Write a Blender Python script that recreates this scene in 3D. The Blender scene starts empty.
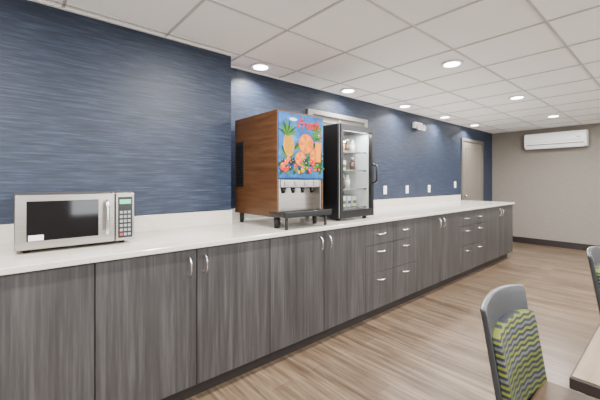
import bpy, math, random
from mathutils import Vector
random.seed(4)
S=bpy.context.scene
COL=S.collection
H=1.287; D1=2.48; D2=2.72; YB=8.0; ZC=2.34; YP=1.386; A=1.84; ZT=0.93
KD=.80

# ---------------- materials ----------------
def newmat(n):
    m=bpy.data.materials.new(n); m.use_nodes=True
    nt=m.node_tree; b=nt.nodes['Principled BSDF']
    return m,nt,b
def simple(n,c,rough=.5,metal=0,spec=.5,emit=0,trans=0,coat=0):
    m,nt,b=newmat(n)
    b.inputs['Base Color'].default_value=(*c,1); b.inputs['Roughness'].default_value=rough
    b.inputs['Metallic'].default_value=metal; b.inputs['Specular IOR Level'].default_value=spec
    if emit:
        b.inputs['Emission Color'].default_value=(*c,1); b.inputs['Emission Strength'].default_value=emit
    b.inputs['Transmission Weight'].default_value=trans
    b.inputs['Coat Weight'].default_value=coat
    return m
def coords(nt,scale):
    t=nt.nodes.new('ShaderNodeTexCoord'); mp=nt.nodes.new('ShaderNodeMapping')
    mp.inputs['Scale'].default_value=scale
    nt.links.new(t.outputs['Object'],mp.inputs['Vector'])
    return mp.outputs[0]
def noise(nt,vec,scale,detail=4,rough=.6,dist=0):
    n=nt.nodes.new('ShaderNodeTexNoise'); n.inputs['Scale'].default_value=scale
    n.inputs['Detail'].default_value=detail; n.inputs['Roughness'].default_value=rough
    n.inputs['Distortion'].default_value=dist
    nt.links.new(vec,n.inputs['Vector']); return n.outputs['Fac']
def ramp(nt,fac,stops):
    r=nt.nodes.new('ShaderNodeValToRGB'); e=r.color_ramp.elements
    e[0].position=stops[0][0]; e[0].color=(*stops[0][1],1)
    e[1].position=stops[-1][0]; e[1].color=(*stops[-1][1],1)
    for p,c in stops[1:-1]:
        x=e.new(p); x.color=(*c,1)
    nt.links.new(fac,r.inputs[0]); return r.outputs[0]
def mix(nt,fac,a,b,mode='MIX'):
    m=nt.nodes.new('ShaderNodeMixRGB'); m.blend_type=mode
    if isinstance(fac,(int,float)): m.inputs[0].default_value=fac
    else: nt.links.new(fac,m.inputs[0])
    for i,v in ((1,a),(2,b)):
        if isinstance(v,tuple): m.inputs[i].default_value=(*v,1)
        else: nt.links.new(v,m.inputs[i])
    return m.outputs[0]
def bump(nt,b,h,st=.3,dist=.002):
    n=nt.nodes.new('ShaderNodeBump'); n.inputs['Strength'].default_value=st; n.inputs['Distance'].default_value=dist
    nt.links.new(h,n.inputs['Height']); nt.links.new(n.outputs[0],b.inputs['Normal'])
def streaky(name,scale,stops,rough=.6,bst=.3,nscale=1,detail=5,spec=.3,bd=.002,scale2=None,K=None):
    K=KD if K is None else K
    stops=[(p,tuple(q*K for q in c)) for p,c in stops]
    m,nt,b=newmat(name)
    f=noise(nt,coords(nt,scale),nscale,detail,.65)
    if scale2:
        f2=noise(nt,coords(nt,scale2),nscale,3,.5)
        ad=nt.nodes.new('ShaderNodeMath'); ad.operation='MULTIPLY_ADD'
        nt.links.new(f2,ad.inputs[0]); ad.inputs[1].default_value=.4
        sc=nt.nodes.new('ShaderNodeMath'); sc.operation='MULTIPLY'; nt.links.new(f,sc.inputs[0]); sc.inputs[1].default_value=.6
        nt.links.new(sc.outputs[0],ad.inputs[2]); f=ad.outputs[0]
    c=ramp(nt,f,stops); nt.links.new(c,b.inputs['Base Color'])
    b.inputs['Roughness'].default_value=rough; b.inputs['Specular IOR Level'].default_value=spec
    if bst: bump(nt,b,f,bst,bd)
    return m

M={}
M['blue']=streaky('blue_grasscloth',(7,7,190),[(.34,(.009,.0145,.030)),(.5,(.020,.031,.060)),(.66,(.048,.067,.114))],.45,.7,spec=.38,scale2=(4,4,70),bd=.0025)
M['greige']=streaky('greige_wallcovering',(9,9,170),[(.3,(.20,.178,.15)),(.7,(.27,.243,.21))],.7,.3)
M['cab']=streaky('gray_wood_laminate',(60,60,2.2),[(.33,(.023,.0205,.0208)),(.5,(.045,.0415,.0415)),(.67,(.080,.0755,.075))],.40,.12,spec=.4,scale2=(12,12,.7),K=.88)
M['cabdark']=simple('cabinet_gap_dark',(.005,.005,.005),.8)
M['toe']=simple('toe_kick_brown',(.013,.009,.0075),.5)
M['basebd']=simple('baseboard_espresso',(.011,.007,.006),.5)
M['white']=simple('white_paint',(.8,.79,.77),.5)
M['hatchw']=simple('hatch_painted_metal',(.22,.22,.21),.5)
M['plastic']=simple('white_plastic',(.82,.82,.81),.35)
M['door']=simple('door_greige_paint',(.15,.133,.11),.45)
M['frame']=simple('door_frame_paint',(.10,.088,.075),.45)
M['steel']=simple('polished_nickel',(.75,.74,.73),.22,1)
M['black']=simple('black_plastic',(.005,.005,.006),.3)
M['blackmat']=simple('black_matte',(.006,.006,.006),.6)
M['blackgls']=simple('black_glass',(.003,.003,.004),.06,coat=.2)
M['rubber']=simple('rubber_feet',(.012,.012,.012),.8)
M['chair']=simple('chair_charcoal_frame',(.025,.027,.030),.4)
M['tedge']=simple('table_edge_espresso',(.014,.010,.009),.4)
M['grid']=simple('ceiling_grid_shade_gray',(.52,.52,.52),.5)  # white T-bars colored gray, standing in for the shadow lines around tiles
M['trimring']=simple('downlight_trim',(.85,.85,.85),.4)
M['lamp']=simple('downlight_lens',(1,.97,.92),.5,emit=18)
M['led']=simple('display_green',(.1,.5,.25),.5,emit=.3)
M['liner']=simple('fridge_liner',(.55,.57,.57),.4)
M['ledw']=simple('fridge_led',(.95,.97,1),.5,emit=6)
M['red']=simple('print_red',(.40,.001,.003),.4,spec=.2)
M['green']=simple('print_green',(.003,.04,.002),.4,spec=.2)
M['lime']=simple('print_lime',(.03,.12,.003),.4,spec=.2)
M['orange']=simple('print_orange',(.56,.08,.001),.4,spec=.2)
M['orangel']=simple('print_orange_light',(.66,.20,.003),.4,spec=.2)
M['yellow']=simple('print_yellow',(.46,.21,.002),.4,spec=.2)
M['brown']=simple('print_brown',(.06,.022,.002),.4,spec=.2)
M['pink']=simple('print_pink',(.38,.02,.03),.4,spec=.2)
M['purple']=simple('print_berry',(.014,.002,.014),.4,spec=.2)
M['pwhite']=simple('print_white',(.50,.54,.57),.4,spec=.2)
M['btn']=simple('keypad_gray',(.25,.26,.27),.5)
M['btnr']=simple('keypad_red',(.4,.03,.02),.5)
M['label']=simple('paper_label',(.7,.7,.68),.6)
M['carton']=simple('milk_carton',(.60,.56,.48),.5)
M['cartonb']=simple('carton_blue',(.02,.07,.22),.5)
M['cartong']=simple('carton_green',(.07,.13,.03),.5)
M['bottle']=simple('juice_bottle',(.45,.22,.06),.2)
M['bottled']=simple('tea_bottle',(.09,.045,.03),.15)
M['seat']=streaky('seat_tan_vinyl',(20,20,20),[(.3,(.085,.052,.029)),(.7,(.125,.080,.047))],.5,.1)
M['ttop']=streaky('table_top_laminate',(40,3,40),[(.3,(.16,.112,.070)),(.7,(.25,.185,.125))],.35,.05)
M['walnut']=streaky('walnut_veneer',(2.5,2.5,38),[(.3,(.066,.027,.010)),(.5,(.100,.043,.016)),(.7,(.135,.062,.025))],.4,.1)
m,nt,b=newmat('brushed_stainless'); f=noise(nt,coords(nt,(3,3,300)),1,3)
c=ramp(nt,f,[(.3,(.31,.285,.26)),(.7,(.46,.43,.395))]); nt.links.new(c,b.inputs['Base Color'])
b.inputs['Metallic'].default_value=1; b.inputs['Roughness'].default_value=.30; M['ss']=m
m,nt,b=newmat('quartz_countertop'); f=noise(nt,coords(nt,(1,1,1)),130,3,.6); f2=noise(nt,coords(nt,(1,1,1)),5,4,.6)
c=ramp(nt,f,[(.32,(.53,.485,.43)),(.5,(.60,.56,.505)),(.68,(.64,.60,.55))]); c2=ramp(nt,f2,[(.3,(.93,.92,.91)),(.7,(1,1,1))])
nt.links.new(mix(nt,1.0,c,c2,'MULTIPLY'),b.inputs['Base Color']); b.inputs['Roughness'].default_value=.13; M['quartz']=m
m,nt,b=newmat('vinyl_plank_floor')
br=nt.nodes.new('ShaderNodeTexBrick'); br.offset=.37; br.inputs['Scale'].default_value=1
br.inputs['Brick Width'].default_value=1.2; br.inputs['Row Height'].default_value=.15
br.inputs['Mortar Size'].default_value=.0015; br.inputs['Bias'].default_value=0
br.inputs['Color1'].default_value=(0,0,0,1); br.inputs['Color2'].default_value=(1,1,1,1); br.inputs['Mortar'].default_value=(.3,.3,.3,1)
nt.links.new(coords(nt,(1,1,1)),br.inputs['Vector'])
n1=noise(nt,coords(nt,(1.6,34,1)),1,6,.7,.3); n2=noise(nt,coords(nt,(.9,10,1)),1,3,.5,.5)
c1=ramp(nt,n1,[(.30,(.050,.0315,.019)),(.5,(.118,.082,.053)),(.70,(.200,.151,.106))])
c2=ramp(nt,n2,[(.3,(.68,.66,.65)),(.7,(1.15,1.15,1.15))])
c3=mix(nt,1.0,c1,c2,'MULTIPLY')
tint=ramp(nt,br.outputs['Color'],[(0,(.80,.79,.78)),(1,(1.12,1.12,1.12))])
c4=mix(nt,1.0,c3,tint,'MULTIPLY')
c5=mix(nt,br.outputs['Fac'],c4,(.05,.036,.026))
nt.links.new(c5,b.inputs['Base Color']); b.inputs['Roughness'].default_value=.30; b.inputs['Specular IOR Level'].default_value=.42; M['floor']=m
m,nt,b=newmat('acoustic_ceiling_tile'); f=noise(nt,coords(nt,(1,1,1)),160,3,.7)
c=ramp(nt,f,[(.3,(.90,.915,.935)),(.6,(.955,.97,.985))]); nt.links.new(c,b.inputs['Base Color']); b.inputs['Roughness'].default_value=.9; M['tile']=m
m,nt,b=newmat('wave_pattern_fabric')
t=nt.nodes.new('ShaderNodeTexCoord'); sp=nt.nodes.new('ShaderNodeSeparateXYZ'); nt.links.new(t.outputs['Object'],sp.inputs[0])
def mth(op,a,b_=None,c_=None):
    n=nt.nodes.new('ShaderNodeMath'); n.operation=op
    for i,v in enumerate((a,b_,c_)):
        if v is None: continue
        if isinstance(v,(int,float)): n.inputs[i].default_value=v
        else: nt.links.new(v,n.inputs[i])
    return n.outputs[0]
sy=mth('SINE',mth('MULTIPLY',sp.outputs['Y'],95)); 
zz=mth('MULTIPLY_ADD',sp.outputs['Z'],50,mth('MULTIPLY',sy,.16))
fr=mth('FRACT',zz); row=mth('FRACT',mth('MULTIPLY',mth('FLOOR',zz),.3819))
rc=ramp(nt,row,[(0,(.10,.115,.008)),(.3,(.095,.11,.010)),(.34,(.06,.068,.064)),(.6,(.08,.088,.08)),(.64,(.11,.125,.013)),(1,(.10,.115,.010))])
dk=mth('LESS_THAN',fr,.50)
nt.links.new(mix(nt,dk,rc,(.008,.011,.018)),b.inputs['Base Color']); b.inputs['Roughness'].default_value=.8; M['fabric']=m
m,nt,b=newmat('print_sky_blue'); f=noise(nt,coords(nt,(1,3,6)),2,3)
c=ramp(nt,f,[(.35,(.001,.040,.17)),(.55,(.006,.105,.29)),(.7,(.07,.23,.40))]); nt.links.new(c,b.inputs['Base Color']); b.inputs['Roughness'].default_value=.3; b.inputs['Specular IOR Level'].default_value=.25; M['sky']=m
m,nt,b=newmat('clear_glass'); out=nt.nodes['Material Output']
tr=nt.nodes.new('ShaderNodeBsdfTransparent'); tr.inputs[0].default_value=(.92,.94,.94,1)
gl=nt.nodes.new('ShaderNodeBsdfGlossy'); gl.inputs['Roughness'].default_value=.03
ms=nt.nodes.new('ShaderNodeMixShader'); ms.inputs[0].default_value=.12; nt.links.new(tr.outputs[0],ms.inputs[1]); nt.links.new(gl.outputs[0],ms.inputs[2])
nt.links.new(ms.outputs[0],out.inputs[0]); M['glass']=m

# ---------------- geometry helpers ----------------
def link(o,parent=None):
    COL.objects.link(o)
    if parent: o.parent=parent
    return o
def empty(n,loc=(0,0,0),rz=0):
    e=bpy.data.objects.new(n,None); e.location=loc; e.rotation_euler[2]=rz; e.empty_display_size=.1; return link(e)
def boxes_mesh(n,bs,mat,parent=None,bevel=0,seg=2):
    v=[];f=[]
    for x0,x1,y0,y1,z0,z1 in bs:
        k=len(v)
        v+=[(x,y,z) for x in (x0,x1) for y in (y0,y1) for z in (z0,z1)]
        f+=[tuple(k+i for i in q) for q in ((0,1,3,2),(4,6,7,5),(0,4,5,1),(2,3,7,6),(0,2,6,4),(1,5,7,3))]
    me=bpy.data.meshes.new(n); me.from_pydata(v,[],f); me.update(); me.materials.append(M[mat])
    o=link(bpy.data.objects.new(n,me),parent)
    if bevel:
        md=o.modifiers.new('b','BEVEL'); md.width=bevel; md.segments=seg; md.limit_method='ANGLE'
        for p in me.polygons: p.use_smooth=True
        try:
            w=o.modifiers.new('wn','WEIGHTED_NORMAL'); w.keep_sharp=True
        except Exception: pass
    return o
def box(n,x0,x1,y0,y1,z0,z1,mat,parent=None,bevel=0,seg=2):
    return boxes_mesh(n,[(x0,x1,y0,y1,z0,z1)],mat,parent,bevel,seg)
def cyl(n,c,r,h,mat,parent=None,axis='Z',r2=None,seg=32):
    if r2 is None: r2=r
    v=[];f=[]
    for k,(rr,hh) in enumerate(((r,-h/2),(r2,h/2))):
        for i in range(seg):
            a=2*math.pi*i/seg; p=(rr*math.cos(a),rr*math.sin(a),hh)
            if axis=='X': p=(p[2],p[0],p[1])
            if axis=='Y': p=(p[1],p[2],p[0])
            v.append((c[0]+p[0],c[1]+p[1],c[2]+p[2]))
    for i in range(seg):
        j=(i+1)%seg; f.append((i,j,seg+j,seg+i))
    f.append(tuple(range(seg))[::-1]); f.append(tuple(range(seg,2*seg)))
    me=bpy.data.meshes.new(n); me.from_pydata(v,[],f); me.materials.append(M[mat])
    for p in me.polygons: p.use_smooth=len(p.vertices)==4
    return link(bpy.data.objects.new(n,me),parent)
def tube(n,pts,r,mat,parent=None,bez=True,cyclic=False):
    cu=bpy.data.curves.new(n,'CURVE'); cu.dimensions='3D'; cu.bevel_depth=r; cu.bevel_resolution=4; cu.use_fill_caps=True
    s=cu.splines.new('NURBS' if bez else 'POLY'); s.points.add(len(pts)-1)
    for p,q in zip(s.points,pts): p.co=(*q,1)
    if bez: s.order_u=3; s.use_endpoint_u=not cyclic
    s.use_cyclic_u=cyclic
    cu.materials.append(M[mat]); return link(bpy.data.objects.new(n,cu),parent)
def poly(n,pts,x,mat,parent):
    me=bpy.data.meshes.new(n); me.from_pydata([(x,p[0],p[1]) for p in pts],[],[tuple(range(len(pts)))]); me.materials.append(M[mat])
    return link(bpy.data.objects.new(n,me),parent)
def ell(n,cy,cz,ry,rz,x,mat,parent,rot=0):
    pts=[]
    for i in range(24):
        a=2*math.pi*i/24; p=ry*math.cos(a); q=rz*math.sin(a)
        pts.append((cy+p*math.cos(rot)-q*math.sin(rot),cz+p*math.sin(rot)+q*math.cos(rot)))
    return poly(n,pts,x,mat,parent)

# ---------------- room ----------------
XR=3.4; YN=-3.0
box('floor',-3.0,XR,YN,YB+.15,-.08,0,'floor')
box('wall_left',-3.0,-D1,YN,YP,0,ZC+.1,'blue')
box('wall_left_recess',-3.0,-D2,YP,YB,0,ZC+.1,'blue')
box('wall_back',-3.0,XR,YB,YB+.15,0,ZC+.1,'greige')
box('wall_front',-3.0,XR,YN-.15,YN,0,ZC+.1,'greige')
wb=[(XR,XR+.15,YN,YB+.15,0,.6),(XR,XR+.15,YN,YB+.15,2.1,ZC+.1)]
wins=[(-2,-.2),(.8,2.6),(3.4,5.2),(5.9,7.5)]
prev=YN
for a_,b_ in wins:
    wb.append((XR,XR+.15,prev,a_,.6,2.1)); prev=b_
wb.append((XR,XR+.15,prev,YB+.15,.6,2.1))
boxes_mesh('wall_right',wb,'greige')
for i,(a_,b_) in enumerate(wins):
    boxes_mesh('window_%d'%(i+1),[(XR+.04,XR+.1,a_,a_+.05,.6,2.1),(XR+.04,XR+.1,b_-.05,b_,.6,2.1),(XR+.04,XR+.1,a_,b_,.6,.65),(XR+.04,XR+.1,a_,b_,2.05,2.1),(XR+.05,XR+.09,(a_+b_)/2-.02,(a_+b_)/2+.02,.65,2.05)],'white')
box('ceiling',-3.0,XR+.15,YN-.15,YB+.15,ZC+.006,ZC+.1,'tile')
gb=[]
gx=[-2.41+.61*k for k in range(10)]; gy=[1.45+.61*k for k in range(-7,11)]
GW=.008
for x in gx:
    if x<-D1: gb.append((x-GW,x+GW,YP,YB,ZC,ZC+.007))
    else: gb.append((x-GW,x+GW,YN,YB,ZC,ZC+.007))
for y in gy:
    if y<YB: gb.append((-D2 if y>YP else -D1,XR,y-GW,y+GW,ZC,ZC+.0065))
boxes_mesh('ceiling_grid',gb,'grid')
boxes_mesh('trim_ceiling_angle',[(-D1,-D1+.02,YN,YP,ZC-.004,ZC+.006),(-D2,-D2+.02,YP,YB,ZC-.004,ZC+.006),(-D2,XR,YB-.02,YB,ZC-.004,ZC+.006)],'white')
box('baseboard_back',-D2+.012,XR,YB-.014,YB,0,.12,'basebd',bevel=.003)
box('baseboard_left',-D2,-D2+.012,7.45,YB,0,.12,'basebd')

# ---------------- base cabinets ----------------
Yof=lambda r:r*A
YE=3.44*A
cab=empty('base_cabinet')
boxes_mesh('carcass',[(-D1+.002,-A-.022,Yof(-.40),YP,.1,.899),(-D2+.002,-A-.022,YP+.002,YE,.1,.899)],'cabdark',cab)
box('end_panel',-D2+.002,-A,YE-.018,YE+.002,.1,.899,'cab',cab)
box('toe_kick',-D1+.01,-A-.07,Yof(-.40),YE-.03,0,.1,'toe',cab)
def pull(n,y,z,vert=True,L=.1):
    x=-A
    if vert: pts=[(x,y,z-L/2),(x+.012,y,z-L/2),(x+.034,y,z-L/3.2),(x+.036,y,z),(x+.034,y,z+L/3.2),(x+.012,y,z+L/2),(x,y,z+L/2)]
    else: pts=[(x,y-L/2,z),(x+.012,y-L/2,z),(x+.034,y-L/3.2,z),(x+.036,y,z),(x+.034,y+L/3.2,z),(x+.012,y+L/2,z),(x,y+L/2,z)]
    tube(n,pts,.0055,'steel',cab)
g=.0025; n=0
def doorpanel(r0,r1,side):
    global n; n+=1
    y0,y1=Yof(r0)+g,Yof(r1)-g
    box('cabinet_door_%d'%n,-A-.02,-A,y0,y1,.105,.893,'cab',cab,bevel=.0015)
    yy=y1-.045 if side=='R' else y0+.045
    pull('door_pull_%d'%n,yy,.80,True,.105)
def drawers(r0,r1):
    global n; n+=1
    y0,y1=Yof(r0)+g,Yof(r1)-g
    zs=[(.105,.435),(.44,.695),(.70,.893)]
    for k,(a_,b_) in enumerate(zs):
        box('drawer_front_%d_%d'%(n,k),-A-.02,-A,y0,y1,a_,b_,'cab',cab,bevel=.0015)
        pull('drawer_pull_%d_%d'%(n,k),(y0+y1)/2,(b_-.06 if k<2 else (a_+b_)/2),False,.1)
doorpanel(-.40,-.12,'R'); doorpanel(-.12,.161,'L'); doorpanel(.161,.438,'R'); doorpanel(.438,.7215,'L'); doorpanel(.7215,1.006,'R'); doorpanel(1.006,1.294,'L')
drawers(1.294,1.526); drawers(1.526,1.758)
doorpanel(1.758,2.05,'R'); doorpanel(2.05,2.34,'L')
drawers(2.34,2.565); drawers(2.565,2.79)
doorpanel(2.79,3.11,'R'); doorpanel(3.11,3.43,'L')

ct=empty('countertop')
xf=-A+.025; y0=Yof(-.40)-.01; y1=YE+.02
pl=[(xf,y0),(xf,y1),(-D2+.001,y1),(-D2+.001,YP+.001),(-D1+.001,YP+.001),(-D1+.001,y0)]
v=[(p[0],p[1],.90) for p in pl]+[(p[0],p[1],ZT) for p in pl]; k=len(pl)
f=[tuple(range(k))[::-1],tuple(range(k,2*k))]+[(i,(i+1)%k,k+(i+1)%k,k+i) for i in range(k)]
me=bpy.data.meshes.new('slab'); me.from_pydata(v,[],f); me.materials.append(M['quartz'])
o=link(bpy.data.objects.new('slab',me),ct); md=o.modifiers.new('b','BEVEL'); md.width=.004; md.segments=2
box('backsplash_near',-D1+.001,-D1+.021,y0,YP,ZT,ZT+.115,'quartz',ct,bevel=.002)
box('backsplash_recess',-D2+.001,-D2+.021,YP+.001,y1,ZT,ZT+.10,'quartz',ct,bevel=.002)

# ---------------- microwave ----------------
mw=empty('microwave_oven'); X=-2.08; mz0=ZT+.015; mz1=1.222
box('body',-2.44,X-.03,.005,.53,mz0,mz1,'ss',mw,bevel=.004)
box('door',X-.03,X,.003,.432,mz0+.004,mz1-.002,'ss',mw,bevel=.006)
box('door_window',X-.004,X+.002,.048,.352,mz0+.045,mz1-.035,'blackgls',mw,bevel=.002)
box('control_panel',X-.03,X,.435,.532,mz0+.004,mz1-.002,'ss',mw,bevel=.004)
box('keypad',X-.002,X+.002,.447,.521,mz0+.02,mz1-.025,'black',mw)
box('display',X+.001,X+.003,.455,.513,mz1-.065,mz1-.04,'led',mw)
for r in range(6):
    for c_ in range(3):
        box('key_%d_%d'%(r,c_),X+.001,X+.004,.456+c_*.0205,.470+c_*.0205,mz0+.032+r*.025,mz0+.047+r*.025,'btnr' if (r==0 and c_==0) else 'btn',mw)
tube('door_handle',[(X,.388,mz0+.05),(X+.03,.388,mz0+.052),(X+.04,.388,mz0+.08),(X+.04,.388,mz1-.075),(X+.03,.388,mz1-.045),(X,.388,mz1-.043)],.010,'steel',mw)
box('label',X+.002,X+.003,.055,.115,mz0+.048,mz0+.075,'label',mw)
for i,(a_,b_) in enumerate(((-2.4,.05),(-2.4,.48),(X-.07,.05),(X-.07,.48))): cyl('foot_%d'%i,(a_,b_,ZT+.0075),.014,.015,'rubber',mw)

# ---------------- juice dispenser ----------------
jd=empty('juice_dispenser'); X=-1.95; jy0,jy1=1.47,1.95; jb=1.014; jt=1.818; xb=-2.56
box('cabinet_side_near',xb,X,jy0,jy0+.018,jb,jt,'walnut',jd,bevel=.002)
box('cabinet_side_far',xb,X,jy1-.018,jy1,jb,jt,'walnut',jd,bevel=.002)
box('cabinet_top',xb,X,jy0+.018,jy1-.018,jt-.018,jt,'walnut',jd)
box('cabinet_base',xb,X,jy0+.018,jy1-.018,jb,jb+.03,'black',jd)
box('rear_panel',xb,xb+.01,jy0+.018,jy1-.018,jb+.03,jt-.018,'black',jd)
box('side_vent_frame',xb+.03,xb+.15,jy0-.004,jy0,1.24,1.62,'blackmat',jd,bevel=.001)
boxes_mesh('side_vent_louvers',[(xb+.04,xb+.14,jy0-.008,jy0-.003,1.255+i*.022,1.263+i*.022) for i in range(16)],'black',jd)
box('upper_housing',X-.30,X-.004,jy0+.019,jy1-.019,1.30,jt-.019,'black',jd)
box('sign_panel',X-.004,X+.008,jy0+.012,jy1-.006,1.305,jt-.012,'sky',jd,bevel=.004)
box('stainless_back',X-.11,X-.10,jy0+.019,jy1-.019,jb+.03,1.30,'ss',jd)
box('stainless_cheek_near',X-.10,X-.006,jy0+.019,jy0+.03,jb+.03,1.30,'ss',jd)
box('stainless_cheek_far',X-.10,X-.006,jy1-.03,jy1-.019,jb+.03,1.30,'ss',jd)
box('valve_bar',X-.10,X-.002,jy0+.035,jy1-.035,1.235,1.30,'ss',jd,bevel=.006)
for i in range(4):
    y=jy0+.09+i*.10
    cyl('nozzle_%d'%i,(X-.045,y,1.215),.012,.045,'black',jd,r2=.018)
    box('dispense_button_%d'%i,X-.003,X+.006,y-.018,y+.018,1.25,1.286,'btn' ,jd,bevel=.004)
box('drip_tray',X-.10,X+.10,jy0-.005,jy1-.01,1.02,1.055,'black',jd,bevel=.006)
boxes_mesh('drip_grille',[(X-.005,X+.095,jy0+.01+i*.022,jy0+.02+i*.022,1.055,1.06) for i in range(20)],'blackmat',jd)
box('tray_lip',X+.10,X+.106,jy0-.005,jy1-.01,1.018,1.06,'black',jd,bevel=.002)
for i,(a_,b_) in enumerate(((xb+.05,jy0+.04),(xb+.05,jy1-.04),(X-.06,jy0+.04),(X-.06,jy1-.04))):
    cyl('leg_%d'%i,(a_,b_,ZT+.042),.017,.084,'blackmat',jd,r2=.021)
for i,b_ in enumerate((jy0+.03,jy1-.05)):
    cyl('tray_leg_%d'%i,(X+.075,b_,ZT+.045),.012,.09,'blackmat',jd)
xs=X+.0088
def P(i): return xs+i*.0004
art=empty('sign_artwork'); art.parent=jd
for i,(cy,cz,ry,rz) in enumerate(((1.62,1.76,.04,.012),(1.895,1.66,.02,.018))): ell('cloud_%d'%i,cy,cz,ry,rz,P(0),'pwhite',art)
for i in range(16):
    a_=random.uniform(-.5,1.2); ell('frond_%d'%i,1.88-.02*random.random(),1.62+.012*i*.6,.055,.006,P(.5+i*.02),random.choice(['green','lime']),art,a_)
for i in range(70):
    cy=random.uniform(1.50,1.92); cz=random.uniform(1.35,1.58); ell('leaf_%d'%i,cy,cz,.038,.011,P(1+i*.015),random.choice(['green','lime','green']),art,random.uniform(0,3.14))
ell('pineapple',1.575,1.56,.052,.088,P(3),'yellow',art,.12)
for i in range(6):
    for j in range(7):
        ell('eye_%d_%d'%(i,j),1.545+i*.0125-(j-2.5)*.0015,1.50+j*.019+(i%2)*.009,.0038,.005,P(4),'brown',art)
for i,a_ in enumerate((-1.1,-.75,-.4,-.1,.2,.5,.85,1.2)):
    bx,bz=1.565,1.635; L=.13*(1-.2*abs(a_)); dx,dz=math.sin(a_),math.cos(a_)
    poly('crown_%d'%i,[(bx-dz*.011,bz+dx*.011),(bx+dx*L*.6-dz*.010,bz+dz*L*.6+dx*.010),(bx+dx*L,bz+dz*L),(bx+dx*L*.6+dz*.010,bz+dz*L*.6-dx*.010),(bx+dz*.011,bz-dx*.011)],P(3.5+i*.05),'lime' if i%2 else 'green',art)
for i,(cy,cz,r) in enumerate(((1.75,1.58,.078),(1.85,1.49,.060),(1.69,1.46,.056))):
    ell('orange_%d'%i,cy,cz,r,r,P(5+i*2),'orange',art); ell('orange_pith_%d'%i,cy,cz,r*.90,r*.90,P(5.4+i*2),'yellow',art)
    for k_ in range(9):
        a_=2*math.pi*k_/9; a0,a1=a_+.04,a_+2*math.pi/9-.04; rr=r*.83
        poly('segment_%d_%d'%(i,k_),[(cy+.1*rr*math.cos((a0+a1)/2),cz+.1*rr*math.sin((a0+a1)/2)),(cy+rr*math.cos(a0),cz+rr*math.sin(a0)),(cy+rr*1.05*math.cos((a0+a1)/2),cz+rr*1.05*math.sin((a0+a1)/2)),(cy+rr*math.cos(a1),cz+rr*math.sin(a1))],P(5.8+i*2),'orangel' if k_%2 else 'orange',art)
for i in range(40):
    cy=random.uniform(1.50,1.92); cz=random.uniform(1.355,1.48); r=random.uniform(.012,.022)
    c_=random.choice(['red','red','purple','pink','orange','green','lime','yellow']); ell('berry_%d'%i,cy,cz,r,r,P(12+i*.04),c_,art); ell('berry_glint_%d'%i,cy-r*.3,cz+r*.35,r*.2,r*.15,P(12.02+i*.04),'pwhite',art)
poly('print_glass',[(1.845,1.60),(1.915,1.60),(1.905,1.44),(1.855,1.44)],P(14.0),'orangel',art)
poly('print_straw',[(1.885,1.59),(1.893,1.59),(1.915,1.67),(1.908,1.67)],P(14.2),'red',art)
tx=bpy.data.curves.new('sign_lettering','FONT'); tx.body='Fresh'; tx.size=.105; tx.extrude=.0005; tx.shear=.3; tx.offset=.002; tx.materials.append(M['red'])
to=link(bpy.data.objects.new('sign_lettering',tx),art); to.rotation_euler=(math.pi/2,0,math.pi/2); to.location=(P(15),1.65,1.70)
box('caption_strip',X+.0085,X+.0095,jy0+.02,jy1-.012,1.312,1.335,'sky',jd)

# ---------------- beverage cooler ----------------
bc=empty('glass_door_refrigerator'); X=-1.95; fy0,fy1=2.17,2.65; fb=.95; ft=1.80; xb=-2.50; t_=.025
box('side_near',xb,X-.04,fy0,fy0+t_,fb,ft,'black',bc,bevel=.003)
box('side_far',xb,X-.04,fy1-t_,fy1,fb,ft,'black',bc,bevel=.003)
box('top',xb,X-.04,fy0+t_,fy1-t_,ft-.04,ft,'black',bc)
box('bottom',xb,X-.04,fy0+t_,fy1-t_,fb,fb+.07,'black',bc)
box('rear',xb,xb+.02,fy0+t_,fy1-t_,fb+.07,ft-.04,'liner',bc)
box('liner_near',xb+.02,X-.045,fy0+t_,fy0+t_+.006,fb+.07,ft-.04,'liner',bc)
box('liner_far',xb+.02,X-.045,fy1-t_-.006,fy1-t_,fb+.07,ft-.04,'liner',bc)
boxes_mesh('door_frame',[(X-.036,X,fy0+.002,fy0+.035,fb+.005,ft-.003),(X-.036,X,fy1-.035,fy1-.002,fb+.005,ft-.003),(X-.036,X,fy0+.035,fy1-.035,ft-.055,ft-.003),(X-.036,X,fy0+.035,fy1-.035,fb+.005,fb+.075)],'black',bc,bevel=.002)
box('door_edge_strip',X-.022,X-.014,fy0-.0005,fy0+.003,fb+.01,ft-.01,'btn',bc)
me=bpy.data.meshes.new('door_glass'); me.from_pydata([(X-.018,a,b) for a,b in ((fy0+.034,fb+.074),(fy1-.034,fb+.074),(fy1-.034,ft-.054),(fy0+.034,ft-.054))],[],[(0,1,2,3)]); me.materials.append(M['glass']); link(bpy.data.objects.new('door_glass',me),bc)
for k_ in range(4):
    z=1.03+k_*.175
    boxes_mesh('wire_shelf_%d'%k_,[(xb+.03,X-.06,fy0+.04+i*.0215,fy0+.043+i*.0215,z,z+.003) for i in range(19)]+[(X-.064,X-.058,fy0+.035,fy1-.035,z-.002,z+.012),(xb+.03,xb+.035,fy0+.035,fy1-.035,z,z+.006)],'steel',bc)
def bottle(tag,bx,by,z,mt):
    cyl('bottle_'+tag,(bx,by,z+.045),.027,.09,mt,bc,seg=20); cyl('bottle_neck_'+tag,(bx,by,z+.105),.026,.03,mt,bc,r2=.012,seg=20); cyl('bottle_cap_'+tag,(bx,by,z+.127),.013,.014,'carton',bc,seg=16)
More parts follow.
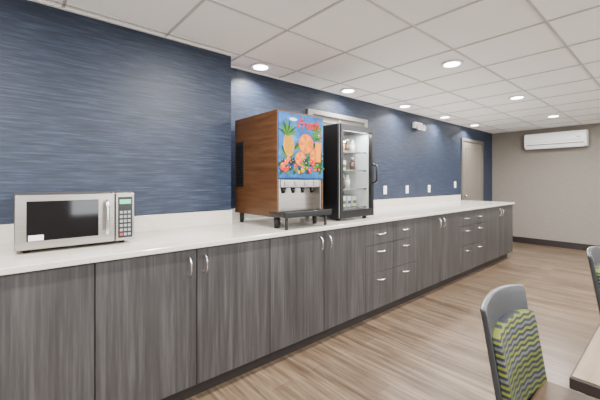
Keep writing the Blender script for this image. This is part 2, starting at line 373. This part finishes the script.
for k_ in range(4):
    z=1.033+k_*.175+.003
    for row_ in range(2):
        for i in range(5):
            if random.random()<(.2 if k_<3 else .6): continue
            yy=fy0+.05+i*.078; bx=X-.20-row_*.12
            tag='%d_%d_%d'%(k_,row_,i)
            if k_ in (1,3): bottle(tag,bx,yy+.033,z,random.choice(['bottle','bottled','carton','cartong']))
            elif k_==2 and i>2: bottle(tag,bx,yy+.033,z,'bottled')
            else:
                box('carton_'+tag,bx-.03,bx+.03,yy,yy+.058,z,z+.10,'carton',bc,bevel=.003)
                box('carton_band_'+tag,bx+.029,bx+.031,yy+.004,yy+.054,z+.03,z+.06,'cartonb' if (i+k_)%2 else 'cartong',bc)
box('light_strip',X-.07,X-.05,fy0+.05,fy1-.05,ft-.05,ft-.042,'ledw',bc)
L=bpy.data.lights.new('cabinet_led','AREA'); L.shape='RECTANGLE'; L.size=.06; L.size_y=.36; L.energy=6; L.color=(.95,.98,1)
lo=link(bpy.data.objects.new('cabinet_led',L),bc); lo.location=(X-.085,(fy0+fy1)/2,ft-.055)
tube('door_handle',[(X,fy1-.022,1.27),(X+.035,fy1-.022,1.275),(X+.05,fy1-.022,1.30),(X+.05,fy1-.022,1.42),(X+.035,fy1-.022,1.445),(X,fy1-.022,1.45)],.011,'black',bc)
for i,(a_,b_) in enumerate(((xb+.05,fy0+.05),(xb+.05,fy1-.05),(X-.08,fy0+.05),(X-.08,fy1-.05))): cyl('foot_%d'%i,(a_,b_,ZT+.01),.02,.02,'rubber',bc)

# ---------------- serving hatch / doors / wall fittings ----------------
sh=empty('serving_hatch'); w=-D2
boxes_mesh('hatch_frame',[(w,w+.03,2.46,2.53,1.06,2.09),(w,w+.03,3.45,3.52,1.06,2.09),(w,w+.03,2.53,3.45,2.04,2.09)],'hatchw',sh,bevel=.003)
box('hatch_panel',w,w+.012,2.53,3.45,1.06,2.04,'frame',sh)
boxes_mesh('hatch_rails',[(w+.012,w+.018,2.53,3.45,1.97,1.985),(w+.012,w+.018,2.98,3.0,1.06,2.04)],'hatchw',sh)
dr=empty('door_1')
boxes_mesh('door_frame',[(w,w+.025,6.40,6.46,0,2.11),(w,w+.025,7.38,7.44,0,2.11),(w,w+.025,6.46,7.38,2.05,2.11)],'frame',dr,bevel=.002)
box('door_leaf',w,w+.012,6.463,7.377,.01,2.047,'door',dr)
boxes_mesh('door_molding',[(w+.012,w+.016,6.58,7.26,1.92,1.94),(w+.012,w+.016,6.58,7.26,1.10,1.12),(w+.012,w+.016,6.58,6.60,1.12,1.92),(w+.012,w+.016,7.24,7.26,1.12,1.92)],'door',dr)
cyl('door_knob',(w+.05,6.53,1.0),.025,.04,'steel',dr,'X'); cyl('knob_stem',(w+.025,6.53,1.0),.01,.03,'steel',dr,'X')
def plate(n,y,z,kind):
    e=empty(n)
    box('plate',w,w+.006,y-.036,y+.036,z-.058,z+.058,'plastic',e,bevel=.002)
    if kind=='o':
        for i,dz in enumerate((-.022,.022)): box('socket_%d'%i,w+.006,w+.009,y-.016,y+.016,z+dz-.015,z+dz+.015,'white',e,bevel=.002)
    else: box('rocker',w+.006,w+.011,y-.016,y+.016,z-.032,z+.032,'white',e,bevel=.002)
for px,k_ in ((385,'o'),(407,'o'),(429,'o')):
    u=(px-300)/330; r=(.6561+.7547*u)/(.7547-.6561*u); plate('wall_outlet',D2*r,1.16,k_)
u=(455-300)/330; r=(.6561+.7547*u)/(.7547-.6561*u); plate('light_switch',D2*r,1.22,'s')
em=empty('emergency_light'); ey=4.78; ez=2.16
box('housing',w,w+.06,ey-.11,ey+.11,ez-.05,ez+.04,'plastic',em,bevel=.012,seg=3)
for i,s_ in enumerate((-1,1)):
    cyl('lamp_head_%d'%i,(w+.085,ey+s_*.06,ez-.045),.036,.05,'plastic',em,'X',r2=.046)
    cyl('lamp_lens_%d'%i,(w+.111,ey+s_*.06,ez-.045),.038,.004,'pwhite',em,'X')
ac=empty('wall_air_conditioner'); dz=-.055
prof=[(YB,1.985),(YB-.10,1.975),(YB-.17,1.995),(YB-.205,2.05),(YB-.212,2.14),(YB-.205,2.24),(YB-.185,2.275),(YB,2.28)]
k=len(prof); xa,xc=-2.06,-1.10
v=[(xa,p[0],p[1]+dz) for p in prof]+[(xc,p[0],p[1]+dz) for p in prof]
f=[tuple(range(k)),tuple(range(k,2*k))[::-1]]+[(i,k+i,k+(i+1)%k,(i+1)%k) for i in range(k)]
me=bpy.data.meshes.new('casing'); me.from_pydata(v,[],f); me.materials.append(M['plastic']); o=link(bpy.data.objects.new('casing',me),ac)
md=o.modifiers.new('b','BEVEL'); md.width=.008; md.segments=2
box('outlet_slot',xa+.04,xc-.04,YB-.2085,YB-.19,2.045+dz,2.058+dz,'blackmat',ac)
boxes_mesh('air_flap',[(xa+.04,xc-.04,YB-.2,YB-.13,1.978+dz,1.988+dz)],'plastic',ac,bevel=.003)
box('front_seam',xa+.0,xc-.0,YB-.214,YB-.205,2.10+dz,2.103+dz,'btn',ac)
box('display_window',xc-.14,xc-.08,YB-.2145,YB-.211,2.15+dz,2.165+dz,'btn',ac)

# ---------------- downlights ----------------
LX=[(-2.53,y) for y in (1.72,2.94,4.15,5.35,6.55)]+[(-1.34,y) for y in (-2.0,-.6,1.15,2.97,4.78,6.6)]+[(x,y) for x in (.3,1.9) for y in (-2.0,-.3,1.3,2.97,4.78,6.6)]
for i,(x,y) in enumerate(LX):
    e=empty('recessed_downlight',(x,y,ZC))
    cyl('trim',(0,0,-.004),.088,.008,'trimring',e,r2=.094)
    cyl('lens',(0,0,-.0095),.066,.003,'lamp',e)
    L=bpy.data.lights.new('bulb','AREA'); L.shape='DISK'; L.size=.13; L.energy=(20 if x<-2.4 else 60); L.color=(1,.98,.95)
    if x<-2.4: L.spread=2.4
    lo=link(bpy.data.objects.new('bulb',L),e); lo.location=(0,0,-.014)

# ---------------- furniture ----------------
def dining_chair(x,y,rz=0):
    e=empty('dining_chair',(x,y,0),rz)
    W=.205
    def surf(n,zs,hw,off,th,mat,bev=.006):
        N=14; v=[];f=[]
        for zi,z in enumerate(zs):
            for i in range(N+1):
                s=-1+2*i/N; yy=s*hw(z); cx=off(z)+.028*s*s
                zz=z-(.018*s*s if zi==len(zs)-1 else .0)
                v.append((cx,yy,zz)); v.append((cx-th,yy,zz))
        c2=2*(N+1)
        for a in range(len(zs)-1):
            for i in range(N):
                p=a*c2+2*i; q=p+c2
                f.append((p,p+2,q+2,q)); f.append((p+1,q+1,q+3,p+3))
            p=a*c2; q=p+c2; f.append((p,q,q+1,p+1)); p+=2*N; q+=2*N; f.append((p,p+1,q+1,q))
        for i in range(N):
            p=2*i; f.append((p,p+1,p+3,p+2)); p+=c2*(len(zs)-1); f.append((p,p+2,p+3,p+1))
        me=bpy.data.meshes.new(n); me.from_pydata(v,[],f); me.materials.append(M[mat])
        for pp in me.polygons: pp.use_smooth=True
        o=link(bpy.data.objects.new(n,me),e)
        md=o.modifiers.new('b','BEVEL'); md.width=bev; md.segments=3; md.limit_method='ANGLE'; md.angle_limit=.9
        return o
    off=lambda z:-(z-.45)*.16
    surf('back_shell',[.44,.55,.65,.75,.82,.86],lambda z:W+ (z-.45)*.02,off,.022,'chair')
    surf('back_cushion',[.455,.55,.65,.70,.765],lambda z:W-.004,lambda z:off(z)+.026,.03,'fabric',.008)
    box('seat_cushion',.03,.45,-.215,.215,.435,.475,'seat',e,bevel=.018,seg=3)
    box('seat_frame',-.01,.44,-.205,.205,.40,.437,'chair',e,bevel=.004)
    for i,(a,b,c,d) in enumerate(((.41,-.18,.43,-.19),(.41,.18,.43,.19),(.01,-.18,-.06,-.19),(.01,.18,-.06,.19))):
        v=[(a+s*.018,b+t*.016,.41) for s,t in ((-1,-1),(1,-1),(1,1),(-1,1))]+[(c+s*.012,d+t*.012,0) for s,t in ((-1,-1),(1,-1),(1,1),(-1,1))]
        me=bpy.data.meshes.new('leg'); me.from_pydata(v,[],[(0,1,2,3),(7,6,5,4),(0,4,5,1),(1,5,6,2),(2,6,7,3),(3,7,4,0)]); me.materials.append(M['chair'])
        link(bpy.data.objects.new('leg_%d'%i,me),e)
    return e
dining_chair(-.40,1.44); dining_chair(-.30,2.79)
def dining_table(x0,x1,y0,y1):
    e=empty('dining_table',((x0+x1)/2,(y0+y1)/2,0)); hx=(x1-x0)/2; hy=(y1-y0)/2
    box('table_edge',-hx,hx,-hy,hy,.715,.748,'tedge',e,bevel=.004)
    box('table_top',-hx+.006,hx-.006,-hy+.006,hy-.006,.747,.7505,'ttop',e)
    cyl('column',(0,0,.37),.038,.69,'blackmat',e); box('base_bar_1',-.28,.28,-.035,.035,0,.03,'blackmat',e,bevel=.008); box('base_bar_2',-.035,.035,-.28,.28,0,.03,'blackmat',e,bevel=.008)
    box('top_plate',-.15,.15,-.15,.15,.70,.715,'blackmat',e)
dining_table(-.20,.55,1.155,1.90); dining_table(-.08,.67,2.42,3.17)

# ---------------- world & camera ----------------
W_=bpy.data.worlds.new('world'); S.world=W_; W_.use_nodes=True
W_.node_tree.nodes['Background'].inputs[0].default_value=(.93,.97,1,1); W_.node_tree.nodes['Background'].inputs[1].default_value=8.5
cd=bpy.data.cameras.new('camera'); cd.lens=19.8; cd.sensor_width=36; cd.shift_y=-19/600; cd.clip_start=.02
co=link(bpy.data.objects.new('camera',cd)); co.location=(0,0,H); co.rotation_euler=(math.pi/2,0,math.radians(49))
S.camera=co
